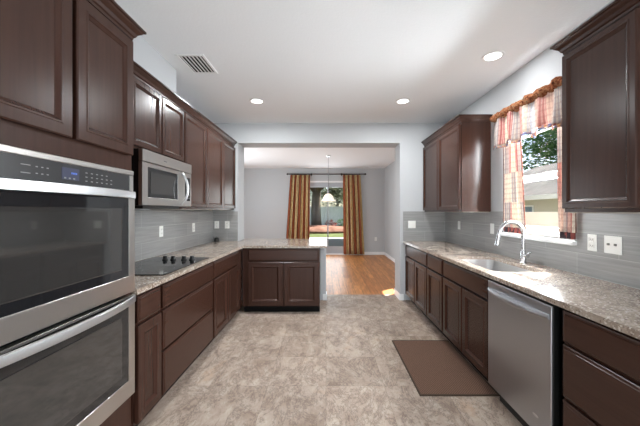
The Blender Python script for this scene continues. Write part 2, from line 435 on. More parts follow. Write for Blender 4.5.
# kitchen window (single hung)
win = bpy.data.objects.new('window_1', None); COL.objects.link(win); win['kind'] = 'structure'
fx0, fx1 = RX+.07, RX+.13
bm = new(); fr = .045
box(bm, fx0, fx1, WY0, WY1, WZ0, WZ0+fr); box(bm, fx0, fx1, WY0, WY1, WZ1-fr, WZ1)
box(bm, fx0, fx1, WY0, WY0+fr, WZ0+fr, WZ1-fr); box(bm, fx0, fx1, WY1-fr, WY1, WZ0+fr, WZ1-fr)
struct('window_frame', bm, TRIM, win)
bm = new(); box(bm, fx0-.005, fx1-.01, WY0+fr, WY1-fr, 1.655, 1.71, .004); struct('meeting_rail', bm, TRIM, win)
bm = new(); s = .03
for (a, b) in ((WY0+fr, WY0+fr+s), (WY1-fr-s, WY1-fr)): box(bm, fx0, fx1-.02, a, b, WZ0+fr, 1.655)
box(bm, fx0, fx1-.02, WY0+fr, WY1-fr, WZ0+fr, WZ0+fr+.035)
struct('lower_sash', bm, TRIM, win)
bm = new(); box(bm, fx0+.025, fx0+.029, WY0+fr, WY1-fr, WZ0+fr+.035, 1.655); struct('lower_pane', bm, GLASS, win)
bm = new(); box(bm, fx0+.04, fx0+.044, WY0+fr, WY1-fr, 1.71, WZ1-fr); struct('upper_pane', bm, GLASS, win)
bm = new(); box(bm, RX-.05, RX+.07, WY0-.035, WY1+.035, WZ0-.03, WZ0, .005); struct('window_sill', bm, TRIM, win)
# sliding patio door
dr = bpy.data.objects.new('door_1', None); COL.objects.link(dr); dr['kind'] = 'structure'
bm = new()
box(bm, GX0, GX0+.05, FY+.01, FY+.13, 0, GZ1); box(bm, GX1-.05, GX1, FY+.01, FY+.13, 0, GZ1)
box(bm, GX0+.05, GX1-.05, FY+.01, FY+.13, GZ1-.05, GZ1); box(bm, GX0+.05, GX1-.05, FY+.01, FY+.13, 0, .035)
struct('door_frame', bm, TRIM, dr)
for (a, b, y) in ((GX0+.05, .075, FY+.03), (.045, GX1-.05, FY+.08)):
    bm = new(); s = .035
    box(bm, a, a+s, y, y+.035, .035, GZ1-.05); box(bm, b-s, b, y, y+.035, .035, GZ1-.05)
    box(bm, a+s, b-s, y, y+.035, .035, .26); box(bm, a+s, b-s, y, y+.035, GZ1-.20, GZ1-.05)
    p = struct('sliding_panel', bm, ALU, dr)
    bm = new(); box(bm, a+s, b-s, y+.015, y+.02, .26, GZ1-.20); struct('glass_pane', bm, GLASS, p)
bm = new(); box(bm, .05, .066, FY+.005, FY+.03, .95, 1.2, .004); struct('door_handle', bm, BLACK, dr)

# ------------------------------------------------------------------ cabinets
# local frame: x along the width, front at y=0 facing -y, depth towards +y
def front_panel(x0, x1, z0, z1, rail, y=-.003, th=.026):
    rings = []
    for ins, d in ((0, 0), (0, th-.005), (.005, th), (rail-.014, th), (rail-.011, th+.0025), (rail-.004, th+.0025), (rail, th-.002), (rail+.012, th-.009), (rail+.014, th-.012)):
        rings.append([Vector((x0+ins, y-d, z0+ins)), Vector((x1-ins, y-d, z0+ins)), Vector((x1-ins, y-d, z1-ins)), Vector((x0+ins, y-d, z1-ins))])
    return rings
def door(parent, x0, x1, z0, z1, rail=.062):
    bm = new(); r = front_panel(x0, x1, z0, z1, rail); loops(bm, r, True, False)
    d = obj('door', bm, WOOD, parent)
    i = rail+.014; bm = new(); box(bm, x0+i-.001, x1-i+.001, -.017, -.010, z0+i-.001, z1-i+.001); obj('panel', bm, WOOD, d)
    return d
def drawer(parent, x0, x1, z0, z1, th=.026):
    bm = new(); rings = []
    for ins, d in ((0, 0), (0, th-.009), (.004, th-.006), (.013, th-.004), (.016, th), ):
        rings.append([Vector((x0+ins, -.002-d, z0+ins)), Vector((x1-ins, -.002-d, z0+ins)), Vector((x1-ins, -.002-d, z1-ins)), Vector((x0+ins, -.002-d, z1-ins))])
    loops(bm, rings); return obj('drawer', bm, WOODH, parent)
def frame(parent, x0, x1, z0, z1, openings, th=.019):
    # slab behind the doors: stiles and rails read between them
    bm = new(); box(bm, x0, x1, 0, th, z0, z1); return obj('face_frame', bm, WOOD, parent)
def base_cab(label, loc, rotz, w, depth, rows, group, filler=(0, 0)):
    root = thing('base_cabinet', label, 'cabinet', loc, rotz, group)
    bm = new(); box(bm, 0, w, .02, depth, .10, .60); box(bm, 0, w, .02, .04, .60, .883)
    box(bm, 0, .018, .04, depth, .60, .883); box(bm, w-.018, w, .04, depth, .60, .883); box(bm, .018, w-.018, depth-.02, depth, .60, .883)
    obj('body', bm, WOOD, root)
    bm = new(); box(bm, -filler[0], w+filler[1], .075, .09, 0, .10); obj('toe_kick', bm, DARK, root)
    frame(root, -filler[0], w+filler[1], .10, .883, None)
    g = .012
    for kind, n, z0, z1 in rows:
        for k in range(n):
            a = g+(w-2*g+.018)*k/n; b = a+(w-2*g+.018)/n-.018
            (door if kind == 'door' else drawer)(root, a, b, z0, z1)
    return root
ROW2 = lambda nd, nr=1: [('drawer', nr, .710, .866), ('door', nd, .120, .693)]
ROW3 = [('drawer', 1, .710, .866), ('drawer', 1, .428, .693), ('drawer', 1, .120, .411)]
LFX = -1.13; RFX = 1.23
gl = 'dark base cabinets along the cooktop wall'; gr = 'dark base cabinets along the sink wall'
DL = LFX-LX-.012
base_cab('narrow dark base cabinet with one drawer and door between oven tower and cooktop drawers', (LFX, 1.70, 0), PI/2, .265, DL, ROW2(1), gl)
base_cab('wide dark three-drawer base cabinet directly under the black cooktop', (LFX, 1.967, 0), PI/2, .896, DL, ROW3, gl)
base_cab('dark two-door base cabinet with one wide drawer between cooktop drawers and peninsula corner', (LFX, 2.865, 0), PI/2, .85, DL, ROW2(2), gl, (0, .175))
base_cab('dark peninsula base cabinet with two doors and a wide drawer, facing the camera', (-1.05, 3.90, 0), 0, .965, BY-3.90-.012, ROW2(2), None, (.068, 0))
DR = RX-RFX-.012
base_cab('dark two-door base cabinet with one drawer at the far end of sink wall', (RFX, 4.43, 0), -PI/2, .955, DR, ROW2(2), gr, (.055, 0))
base_cab('slim dark base cabinet with one drawer over one door, just beyond the sink cabinet', (RFX, 3.473, 0), -PI/2, .465, DR, ROW2(1), gr)
base_cab('dark two-door sink base cabinet with wide false drawer front beside the dishwasher', (RFX, 3.006, 0), -PI/2, .855, DR, ROW2(2), gr)
base_cab('dark three-drawer base cabinet on the near side of the dishwasher', (RFX, 1.50, 0), -PI/2, .70, DR, ROW3, gr)

def crown(parent, path, z0, name='crown_molding'):
    # path: outer-going polyline [(x,y)] of the cabinet top edge in local coords with outward normals handled by mitre offset
    prof = [(-.02, 0), (.006, 0), (.008, .014), (.016, .020), (.022, .036), (.040, .052), (.044, .060), (.054, .063), (.054, .075), (-.02, .075)]
    pts = [Vector((p[0], p[1], 0)) for p in path]; n = len(pts); nor = []
    for i in range(n):
        ns = []
        if i > 0: d = (pts[i]-pts[i-1]).normalized(); ns.append(Vector((d.y, -d.x, 0)))
        if i < n-1: d = (pts[i+1]-pts[i]).normalized(); ns.append(Vector((d.y, -d.x, 0)))
        m = sum(ns, Vector())/len(ns); nor.append(m/(m.length_squared))
    bm = new(); loops(bm, [[pts[i]+nor[i]*o+Vector((0, 0, z0+h)) for o, h in prof] for i in range(n)])
    return obj(name, bm, WOODH, parent)
def upper_cab(label, loc, rotz, w, depth, z0, z1, nd, group, ends=(0, 0), gaps=None):
    root = thing('upper_cabinet', label, 'cabinet', loc, rotz, group)
    bm = new(); box(bm, 0, w, .019, depth, z0, z1); obj('body', bm, WOOD, root)
    frame(root, 0, w, z0, z1, None)
    bm = new(); box(bm, .012, w-.012, .022, depth-.01, z0-.006, z0); obj('bottom_panel', bm, CABIN, root)['label'] = 'pale underside'
    g = .008
    for k in range(nd):
        a = g+(w-2*g+.013)*k/nd; b = a+(w-2*g+.013)/nd-.013
        door(root, a, b, z0+.022, z1-.022, .044)
    path = [(0, 0), (w, 0)]
    if ends[0]: path = [(0, depth-.01)]+path
    if ends[1]: path = path+[(w, depth-.01)]
    crown(root, path, z1-.005)
    return root
UZ0, UZ1 = 1.366, 2.372; LZ0 = 1.396
gu = 'dark wall cabinets above the cooktop counter'; gv = 'dark wall cabinets on the window wall'
UFX = -1.42; UD = UFX-LX-.001
upper_cab('dark wall cabinet tucked between the oven tower and the microwave cabinet', (UFX, 1.76, 0), PI/2, .31, UD, LZ0, UZ1, 1, gu)
upper_cab('short dark two-door wall cabinet above the microwave', (UFX, 2.077, 0), PI/2, .791, UD, 1.834, UZ1, 2, gu)
upper_cab('tall single-door dark wall cabinet just right of the microwave', (UFX, 2.87, 0), PI/2, .54, UD, LZ0, UZ1, 1, gu)
upper_cab('tall two-door dark wall cabinet at the far end of the cooktop wall', (UFX, 3.412, 0), PI/2, 1.075, UD, LZ0, UZ1, 2, gu)
VFX = 1.52; VD = RX-VFX-.001
upper_cab('dark two-door wall cabinet in the far right corner beyond the window', (VFX, 4.487, 0), -PI/2, 1.224, VD, UZ0, UZ1, 2, gv, (0, 1))
upper_cab('large near dark wall cabinet at right edge of photo, before the window', (VFX, 1.852, 0), -PI/2, .46, VD, UZ0, UZ1, 1, gv, (1, 0))

# oven tower cabinet
TY0, TY1 = .82, 1.69; TW = TY1-TY0
tw = thing('oven_tower_cabinet', 'tall dark cabinet tower holding the double wall oven at left', 'cabinet', (LFX, TY0, 0), PI/2)
TD = LFX-LX-.001
bm = new(); box(bm, 0, .019, .019, TD, .0, UZ1); box(bm, TW-.019, TW, .019, TD, 0, UZ1); box(bm, .019, TW-.019, TD-.01, TD, 0, UZ1)
box(bm, .019, TW-.019, .019, TD-.01, 1.625, UZ1); box(bm, .019, TW-.019, .019, TD-.01, .1, .31); obj('body', bm, WOOD, tw)
bm = new(); box(bm, 0, TW, 0, .019, 1.602, UZ1); box(bm, 0, TW, 0, .019, .1, .322)
box(bm, 0, .05, 0, .019, .322, 1.602); box(bm, TW-.05, TW, 0, .019, .322, 1.602); obj('face_frame', bm, WOOD, tw)
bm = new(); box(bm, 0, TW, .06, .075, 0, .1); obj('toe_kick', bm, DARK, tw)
door(tw, .04, .448, 1.690, 2.345); door(tw, .470, .848, 1.690, 2.345)
crown(tw, [(0, 0), (TW, 0), (TW, .28)], UZ1-.005)

# ------------------------------------------------------------------ double wall oven  (local frame as cabinets)
ov = thing('double_wall_oven', 'stainless double wall oven with black glass doors built into the dark tower', 'oven', (LFX, TY0+.04, 0), PI/2)
OW = TW-.06
bm = new(); box(bm, .02, OW-.02, .022, .56, .33, 1.60); obj('body', bm, BLACK, ov)
bm = new(); box(bm, 0, OW, -.028, -.003, 1.575, 1.60, .003); box(bm, OW-.03, OW, -.026, -.003, 1.485, 1.575, .003); box(bm, 0, .03, -.026, -.003, 1.485, 1.575, .003)
obj('trim_frame', bm, STEEL, ov)
bm = new(); box(bm, .03, OW-.03, -.022, -.003, 1.488, 1.575); cp = obj('control_panel', bm, PANELGLASS, ov)
bm = new(); box(bm, .36, .445, -.0235, -.022, 1.507, 1.558); dp = obj('display', bm, DISPLAY, cp)
bm = new()
for x in (.405, .413, .420, .428): box(bm, x, x+.005, -.0242, -.0235, 1.532, 1.540)
obj('digits', bm, DIGIT, dp)
marks = [(x, x+.009, 1.510, 1.516) for x in (.37, .392, .414)]
marks += [(.25+.022*i, .258+.022*i, 1.514+.026*j, 1.518+.026*j) for i in range(3) for j in range(2)]
marks += [(.195, .23, 1.512+.030*j, 1.515+.030*j) for j in range(2)]
marks += [(.48+.031*i, .491+.031*i, 1.508+.019*j, 1.512+.019*j) for i in range(6) for j in range(3) if (i, j) != (5, 2)]
for a, b, c, d in marks:
    bm = new(); box(bm, a, b, -.0242 if c == 1.510 else -.0232, -.0236 if c == 1.510 else -.0222, c, d); obj('button', bm, GREYMARK, cp)
def bow_handle(parent, x0, x1, y, z, out, h, name='handle'):
    # flat strap bowed out from the door, its ends turned back onto the skin
    bm = new(); N = 20; rings = []
    for i in range(N+1):
        u = i/N; x = x0+(x1-x0)*u; d = y-out*max(.02, math.sin(PI*u))**.55
        rings.append([Vector((x, d-.005, z-h/2+.003)), Vector((x, d-.0065, z)), Vector((x, d-.005, z+h/2-.003)), Vector((x, d, z+h/2)), Vector((x, d+.006, z+h/2)), Vector((x, d+.006, z-h/2)), Vector((x, d, z-h/2))])
    loops(bm, rings)
    return smooth_angle(obj(name, bm, BRIGHT, parent), 40)
def oven_door(z0, z1, hz, label):
    yo = -.034
    bm = new(); rr = lambda ins, d, r: [Vector((p.x, d, p.y)) for p in rrect(ins, OW-ins, z0+ins, z1-ins, r, 0, 4)]
    W0, W1, Z0, Z1 = .05, OW-.05, z0+.095, z1-.012
    outer = [Vector((x, z, 0)) for x, z in ((0, z0), (OW, z0), (OW, z1), (0, z1))]
    # stainless door skin with an opening, built as bars
    box(bm, 0, OW, yo, -.004, z0, Z0, .002); box(bm, 0, W0, yo, -.004, Z0, z1, .002); box(bm, W1, OW, yo, -.004, Z0, z1, .002); box(bm, W0, W1, yo, -.004, Z1, z1, .001)
    d = obj('oven_door', bm, STEEL, ov); d['label'] = label
    bm = new(); box(bm, W0, W1, yo+.003, -.006, Z0, Z1); obj('door_glass', bm, OVENGLASS, d)
    bm = new(); t2 = .055
    rings = [[Vector((p.x, yo+dd, p.y)) for p in rrect(W0+t2+i, W1-t2-i, Z0+.045+i, Z1-.085-i, .006, 0, 3)] for i, dd in ((0, .003), (0, .0015), (.003, .001))]
    loops(bm, rings); obj('window', bm, OVENWIN, d)
    bow_handle(d, .012, OW-.012, yo, hz, .055, .040)
    return d
d1 = oven_door(.915, 1.484, 1.462, 'upper oven door with dark window')
d2 = oven_door(.333, .898, .876, 'lower oven door with bowed steel handle')
bm = new(); N = 20
loops(bm, [[Vector((OW/2-.13+.045*math.cos(2*PI*k/N), -.0340-dd, .428+.009+.011*math.sin(2*PI*k/N))) for k in range(N)] for dd in (-.002, .0012)])
obj('badge', bm, BRIGHT, d2)['label'] = 'small silver oval emblem'
bm = new(); box(bm, 0, OW, -.012, -.003, .322, .333); obj('vent_trim', bm, BLACK, ov)

# ------------------------------------------------------------------ microwave
MX = -1.315
mw = thing('microwave', 'stainless over-the-range microwave hanging above the black cooktop', 'microwave', (MX, 2.085, 0), PI/2)
MW = .755; MD = MX-LX-.012
bm = new(); box(bm, 0, MW, .03, MD, 1.412, 1.822); obj('body', bm, BLACK, mw)
bm = new(); box(bm, 0, MW, -.004, .03, 1.735, 1.822, .003); obj('top_vent_panel', bm, STEEL, mw)
DW_ = .60
bm = new()
x0, x1, z0, z1 = .065, .50, 1.475, 1.700
box(bm, 0, x0, 0, .03, 1.418, 1.731, .002); box(bm, x1, DW_, 0, .03, 1.418, 1.731, .002); box(bm, x0, x1, 0, .03, 1.418, z0, .002); box(bm, x0, x1, 0, .03, z1, 1.731, .002)
md = obj('door', bm, STEEL, mw)
bm = new(); box(bm, x0, x1, .004, .028, z0, z1); obj('window', bm, OVENGLASS, md)
bm = new(); box(bm, x0+.035, x1-.035, .002, .004, z0+.03, z1-.03); obj('window_mesh', bm, OVENWIN, md)
bm = new(); P = [(.565, -.005-.052*math.sin(PI*i/14)**.7, 1.43+.285*i/14) for i in range(15)]
tube(bm, P, .011, 10); smooth_angle(obj('handle', bm, BRIGHT, md), 50)
bm = new(); box(bm, DW_+.003, MW, 0, .03, 1.418, 1.731, .002); kp = obj('control_side', bm, STEEL, mw)
bm = new(); box(bm, DW_+.03, MW-.03, -.002, -.0002, 1.47, 1.69); kk = obj('keypad', bm, OVENGLASS, mw)
for i in range(3):
    for j in range(5):
        bm = new(); box(bm, DW_+.045+.028*i, DW_+.058+.028*i, -.003, -.002, 1.49+.03*j, 1.498+.03*j); obj('key', bm, GREYMARK, kk)
bm = new(); box(bm, .10, MW-.12, .06, MD-.08, 1.396, 1.412); obj('underside_vent', bm, BLACK, mw)
bm = new(); box(bm, .27, .31, -.0052, -.004, 1.772, 1.780); obj('badge', bm, GREYMARK, mw)

# ------------------------------------------------------------------ countertops
bm = new()
poly_slab(bm, [(LX+e+.001, 1.695), (-1.10, 1.695), (-1.10, 3.865), (.013, 3.865), (.013, 4.90), (SLX+.004, 4.90), (SLX+.004, BY-e-.001), (LX+e+.001, BY-e-.001)], [], .884, .914)
bmesh.ops.bevel(bm, geom=[ed for ed in bm.edges if abs(ed.verts[0].co.z-ed.verts[1].co.z) < 1e-5 and ed.verts[0].co.z > .9 and len(ed.link_faces) == 2 and ed.calc_face_angle(0) > 1], offset=.004, segments=2, affect='EDGES')
tag(obj('countertop', bm, GRANITE), 'speckled granite L-shaped countertop running from the cooktop onto the peninsula', 'countertop')
SY0, SY1, SX0, SX1 = 2.20, 2.95, 1.285, 1.675
bm = new()
hole = [(p.x, p.y) for p in rrect(SX0, SX1, SY0, SY1, .06, 0, 6)]
poly_slab(bm, [(1.19, .55), (RX-e-.001, .55), (RX-e-.001, BY-e-.001), (1.19, BY-e-.001)], [hole], .884, .914)
bmesh.ops.bevel(bm, geom=[ed for ed in bm.edges if abs(ed.verts[0].co.z-ed.verts[1].co.z) < 1e-5 and ed.verts[0].co.z > .9 and len(ed.link_faces) == 2 and ed.calc_face_angle(0) > 1], offset=.004, segments=2, affect='EDGES')
tag(obj('countertop', bm, GRANITE), 'long speckled granite countertop with undermount sink below the window', 'countertop')
# sink
sk_ = thing('sink', 'stainless undermount kitchen sink set in granite below the window', 'sink', ((SX0+SX1)/2, (SY0+SY1)/2, .884))
hx, hy = (SX1-SX0)/2, (SY1-SY0)/2
bm = new(); R = lambda g, r, z: rrect(-hx-g, hx+g, -hy-g, hy+g, r, z, 6)
loops(bm, [R(.03, .09, -.001), R(.002, .062, -.001), R(0, .06, -.004), R(-.008, .06, -.15), R(-.02, .06, -.175), R(-.05, .05, -.188), R(-.12, .03, -.194)], False, True)
smooth_angle(obj('basin', bm, simple('sink_steel', srgb(205, 206, 206), .28, 1), sk_), 50)
bm = new(); lathe(bm, [(0, -.188), (.035, -.188), (.045, -.190), (.045, -.1935)], (.05, 0, 0)); obj('drain', bm, CHROME, sk_, True)
# faucet
fa = thing('faucet', 'chrome gooseneck pull-down faucet arching over the sink', 'faucet', (1.755, 2.59, .914))
bm = new(); lathe(bm, [(0, 0), (.030, 0), (.030, .006), (.024, .012), (.0225, .10), (.018, .115), (.014, .12), (0, .12)]); smooth_angle(obj('base', bm, CHROME, fa), 40)
bm = new(); A = [(0, 0, .11), (0, 0, .20), (0, 0, .255)]
for k in range(1, 13):
    a = PI*k/12*1.0; A.append((-.108+.108*math.cos(a), 0, .255+.108*math.sin(a)))
A += [(-.219, 0, .235)]
tube(bm, A, .0155, 12); smooth_angle(obj('gooseneck', bm, CHROME, fa), 60)
bm = new(); tube(bm, [(-.219, 0, .24), (-.224, 0, .205), (-.231, 0, .165), (-.232, 0, .155)], [.017, .019, .023, .022], 12); smooth_angle(obj('spray_head', bm, CHROME, fa), 50)
bm = new(); tube(bm, [(0, -.016, .068), (0, -.058, .068)], [.019, .017], 14); tube(bm, [(0, -.046, .076), (.004, -.068, .094), (.008, -.088, .104)], [.008, .0075, .006], 10); smooth_angle(obj('handle', bm, CHROME, fa), 50)

# dishwasher
dw = thing('dishwasher', 'stainless dishwasher with bowed bar handle under the granite counter', 'dishwasher', (1.19, 2.138, 0), -PI/2)
W = .60
bm = new(); box(bm, .004, W-.004, .046, .60, .10, .87); obj('body', bm, BLACK, dw)
bm = new(); box(bm, 0, W, .012, .044, .115, .868, .003); obj('gasket', bm, BLACK, dw)
bm = new(); box(bm, 0, W, 0, .012, .115, .868, .004, 2); dd = obj('door', bm, STEELV, dw)
bm = new(); N = 18; rings = []
for i in range(N+1):
    u = i/N; x = .015+(W-.03)*u; o_ = .006+.026*math.sin(PI*u)**.6; hh = .014+.004*math.sin(PI*u); z = .806-.010*math.sin(PI*u)
    rings.append([Vector((x, .002, z-hh)), Vector((x, -o_, z-hh*.8)), Vector((x, -o_-.005, z)), Vector((x, -o_, z+hh*.8)), Vector((x, .002, z+hh))])
loops(bm, rings); smooth_angle(obj('handle', bm, STEELV, dd), 40)
bm = new(); box(bm, .03, W-.03, .07, .08, 0, .10); obj('toe_panel', bm, BLACK, dw)
bm = new(); N = 16
loops(bm, [[Vector((W-.115+.022*math.cos(2*PI*k/N), -.0005-d_, .213+.007*math.sin(2*PI*k/N))) for k in range(N)] for d_ in (-.001, .001)])
obj('badge', bm, BRIGHT, dd)['label'] = 'tiny silver emblem'

# cooktop
ck = thing('cooktop', 'black glass electric cooktop set in granite below the microwave', 'cooktop', (-1.42, 2.465, .9145))
bm = new(); box(bm, -.27, .27, -.395, .395, 0, .007, .002); ct = obj('glass_top', bm, BLACKGLASS, ck)
bm = new(); box(bm, .235, .250, -.35, -.31, .007, .0075); obj('printed_mark', bm, GREYMARK, ct)
for i, (x, y, r) in enumerate(((-.13, -.2, .09), (.12, -.2, .11), (-.13, .06, .11), (.12, .06, .08))):
    bm = new(); N = 40
    loops(bm, [[Vector((x+rr*math.cos(2*PI*k/N), y+rr*math.sin(2*PI*k/N), z)) for k in range(N)] for rr, z in ((r, .0070), (r, .0073), (r-.002, .0073), (r-.002, .0070))], False, False)
    obj('burner_ring', bm, simple('burner_ring_grey', srgb(46, 46, 48), .3) if i == 0 else bpy.data.materials['burner_ring_grey'], ck)
for x in (-.075, .0, .10, .175):
    bm = new(); lathe(bm, [(0, 0), (.026, 0), (.026, .006), (.020, .012), (.018, .032), (.015, .036), (0, .036)], (x, .24, .007), 20); k = smooth_angle(obj('knob', bm, KNOB, ck), 40)
    bm = new(); box(bm, x-.003, x+.003, .224, .240, .043, .0445); obj('knob_pointer', bm, GREYMARK, k)

# ------------------------------------------------------------------ outlets and switches (local: faces -y)
def plate(name, label, cat, loc, rotz, kind, group):
    r = thing(name, label, cat, loc, rotz, group); w_ = .115 if kind.startswith('double') else .07
    bm = new(); box(bm, -w_/2, w_/2, -.006, 0, -.057, .057, .002); obj('plate', bm, PLASTIC, r)
    xs = (-.023, .023) if kind.startswith('double') else (0,)
    for x in xs:
        if kind.endswith('toggle'):
            bm = new(); box(bm, x-.006, x+.006, -.016, -.006, -.004, .010, .001); obj('toggle', bm, SLOT, r)
        elif kind.endswith('rocker'):
            bm = new(); box(bm, x-.016, x+.016, -.009, -.006, -.033, .033, .002); obj('rocker', bm, PLASTIC, r)
        else:
            for z in (-.021, .021):
                bm = new(); box(bm, x-.016, x+.016, -.008, -.006, z-.014, z+.014, .004); s_ = obj('socket', bm, PLASTIC, r)
                bm = new(); box(bm, x-.008, x-.005, -.0085, -.008, z-.004, z+.006); box(bm, x+.005, x+.008, -.0085, -.008, z-.004, z+.006); box(bm, x-.002, x+.002, -.0085, -.008, z-.010, z-.006); obj('slots', bm, SLOT, s_)
    return r
go = 'white electrical plates on the grey backsplash'
lx = LX+e+.0005; rx = RX-e-.0005; by = BY-e-.0005
plate('outlet', 'white outlet on left backsplash behind the cooktop, nearer the oven', 'outlet', (lx, 3.07, 1.16), PI/2, 'outlet', go)
plate('outlet', 'white outlet on left backsplash between cooktop and far corner', 'outlet', (lx, 3.82, 1.16), PI/2, 'outlet', go)
plate('outlet', 'white plate at far left corner on dark tile, left of the pair', 'outlet', (-1.685, by, 1.165), 0, 'outlet', go)
plate('outlet', 'white plate at far left corner on dark tile, right of the pair by the opening', 'outlet', (-1.525, by, 1.165), 0, 'outlet', go)
plate('light_switch', 'double white rocker switch on tiled end wall right of the opening', 'light switch', (1.325, by, 1.17), 0, 'double_rocker', go)
plate('outlet', 'white plate on window wall below the far right wall cabinet', 'outlet', (rx, 4.02, 1.18), -PI/2, 'rocker', go)
plate('outlet', 'white plate on window wall tile just beyond the faucet', 'outlet', (rx, 3.22, 1.18), -PI/2, 'rocker', go)
plate('outlet', 'white outlet on window wall right of the window sill, beside the double switch', 'outlet', (rx, 2.01, 1.155), -PI/2, 'outlet', go)
plate('light_switch', 'double white toggle switch plate under the near right wall cabinet', 'light switch', (rx, 1.865, 1.155), -PI/2, 'double_toggle', go)
plate('outlet', 'white outlet low on the far dining room wall right of the drapery', 'outlet', (1.57, FY-.0005, .50), 0, 'outlet', None)
# small gadget in corner
gd = thing('gadget', 'small round dark gadget on granite in the far left corner', 'gadget', (-1.665, 4.43, .9145))
bm = new(); lathe(bm, [(0, 0), (.036, 0), (.038, .01), (.034, .045), (.02, .06), (0, .062)], (0, 0, 0), 18); smooth_angle(obj('body', bm, BLACK, gd), 40)
bm = new(); lathe(bm, [(.012, .0605), (.014, .062), (.014, .078), (.006, .083), (0, .083)], (0, 0, 0), 14); smooth_angle(obj('cap', bm, GREYMARK, gd), 40)

# ------------------------------------------------------------------ floor mat
mt = thing('floor_mat', 'flat brown textured kitchen mat on the floor before the sink cabinets', 'mat', (.993, 2.617, .0005))
bm = new(); box(bm, -.285, .285, -.448, .448, 0, .009, .002); obj('pile', bm, RUG, mt)
bm = new(); a, b_ = .298, .461
for bx in ((-a, -.285, -b_, b_), (.285, a, -b_, b_), (-.285, .285, -b_, -.448), (-.285, .285, .448, b_)): box(bm, *bx, 0, .010, .002)
obj('border', bm, RUGEDGE, mt)

# ------------------------------------------------------------------ ceiling fixtures
def can(loc, label, power=23):
    r = thing('recessed_light', label, 'ceiling light', (loc[0], loc[1], CZ), 0, 'recessed ceiling lights')
    bm = new(); lathe(bm, [(.066, -.001), (.066, -.006), (.072, -.009), (.088, -.007), (.092, -.0005)], (0, 0, 0), 28); smooth_angle(obj('trim_ring', bm, TRIM, r), 40)
    bm = new(); lathe(bm, [(0, -.004), (.066, -.004)], (0, 0, 0), 28); obj('lens', bm, LAMP, r)
    l = bpy.data.lights.new('lamp', 'AREA'); l.shape = 'DISK'; l.size = .13; l.energy = power; l.color = (.95, .98, 1)
    o = bpy.data.objects.new('lamp', l); COL.objects.link(o); o.location = (loc[0], loc[1], CZ-.013)
can((-.852, 3.595), 'round recessed ceiling light nearest the left cabinets')
can((.951, 3.595), 'round recessed ceiling light at far right before the opening')
can((1.466, 2.554), 'round recessed ceiling light above the sink, near the window wall', 5)
vn = thing('ceiling_vent', 'white slatted air vent in the ceiling above the left wall cabinets', 'vent', (-1.187, 2.695, CZ))
bm = new()
for bx in ((-.125, -.10, -.175, .175), (.10, .125, -.175, .175), (-.10, .10, -.175, -.15), (-.10, .10, .15, .175)): box(bm, *bx, -.010, -.001, .003)
obj('frame', bm, TRIM, vn)
bm = new(); box(bm, -.10, .10, -.15, .15, -.003, -.001); obj('duct_shade', bm, simple('shade_grey', srgb(30, 30, 31), .9), vn)  # dark flat sheet painted as the shade seen between slats
for i in range(6):
    x = -.0825+.033*i; bm = new()
    v_ = [bm.verts.new(p) for p in ((x+.010, -.15, -.014), (x-.010, -.15, -.005), (x-.010, .15, -.005), (x+.010, .15, -.014))]
    f_ = bm.faces.new(v_); ex = bmesh.ops.extrude_face_region(bm, geom=[f_]); bmesh.ops.translate(bm, vec=(.001, 0, .0018), verts=[g for g in ex['geom'] if isinstance(g, bmesh.types.BMVert)])
    obj('slat', bm, TRIM, vn)
# pendant
pd = thing('pendant_lamp', 'cream bell-shaped pendant lamp hanging in the dining room', 'pendant lamp', (.058, 7.16, CZ))
bm = new(); lathe(bm, [(0, -.025), (.03, -.025), (.06, -.012), (.065, -.001)]); smooth_angle(obj('canopy', bm, CHROME, pd), 40)
bm = new(); tube(bm, [(0, 0, -.02), (0, 0, -.90)], .006, 8); obj('stem', bm, CHROME, pd)
bm = new(); lathe(bm, [(.022, -.87), (.028, -.90), (.03, -.93)]); obj('socket_cap', bm, CHROME, pd, True)
bm = new(); pr = [(.028, -.925), (.055, -.935), (.085, -.958), (.11, -.99), (.135, -1.04), (.158, -1.085), (.182, -1.112)]
lathe(bm, pr+[(r-.005, z) for r, z in pr[::-1]], (0, 0, 0), 32); smooth_angle(obj('lamp_shade', bm, SHADE, pd), 60)

# ------------------------------------------------------------------ fabrics
def sheet(bm, axis, a0, a1, zt, zb, off, folds, amp, uvs=1.0, squeeze=None, nx=120, nz=14, ph=0, base_fn=None):
    """hanging cloth; axis 'x' spans X, 'y' spans Y; off is depth coordinate; UV u = cloth length, v = height"""
    uvl = bm.loops.layers.uv.verify(); grid = []
    span = abs(a1-a0)*uvs
    for j in range(nz+1):
        v = j/nz; row = []
        for i in range(nx+1):
            u = i/nx
            a = a0+(a1-a0)*u
            if squeeze: a = squeeze(u, v)
            z = zt+(zb-zt)*v
            if base_fn: z += base_fn(u)*v
            am = amp*(.55+.45*v)
            d = off+am*math.sin(2*PI*folds*u+ph+.6*math.sin(3*v+5*u))+am*.35*math.sin(2*PI*folds*2.3*u+1.3)
            row.append((bm.verts.new((a, d, z) if axis == 'x' else (d, a, z)), u*span, z))
        grid.append(row)
    for j in range(nz):
        for i in range(nx):
            q = (grid[j][i], grid[j][i+1], grid[j+1][i+1], grid[j+1][i])
            f = bm.faces.new([t_[0] for t_ in q]); f.smooth = True
            for l, t_ in zip(f.loops, q): l[uvl].uv = (t_[1], t_[2])
    return [[t_[0].co.copy() for t_ in row] for row in grid]
def cloth_obj(name, bm, m, parent=None, th=.003):
    me = bpy.data.meshes.new(name); bm.to_mesh(me); bm.free(); me.materials.append(m)
    o = bpy.data.objects.new(name, me); COL.objects.link(o)
    if parent: o.parent = parent
    md_ = o.modifiers.new('thickness', 'SOLIDIFY'); md_.thickness = th
    return o
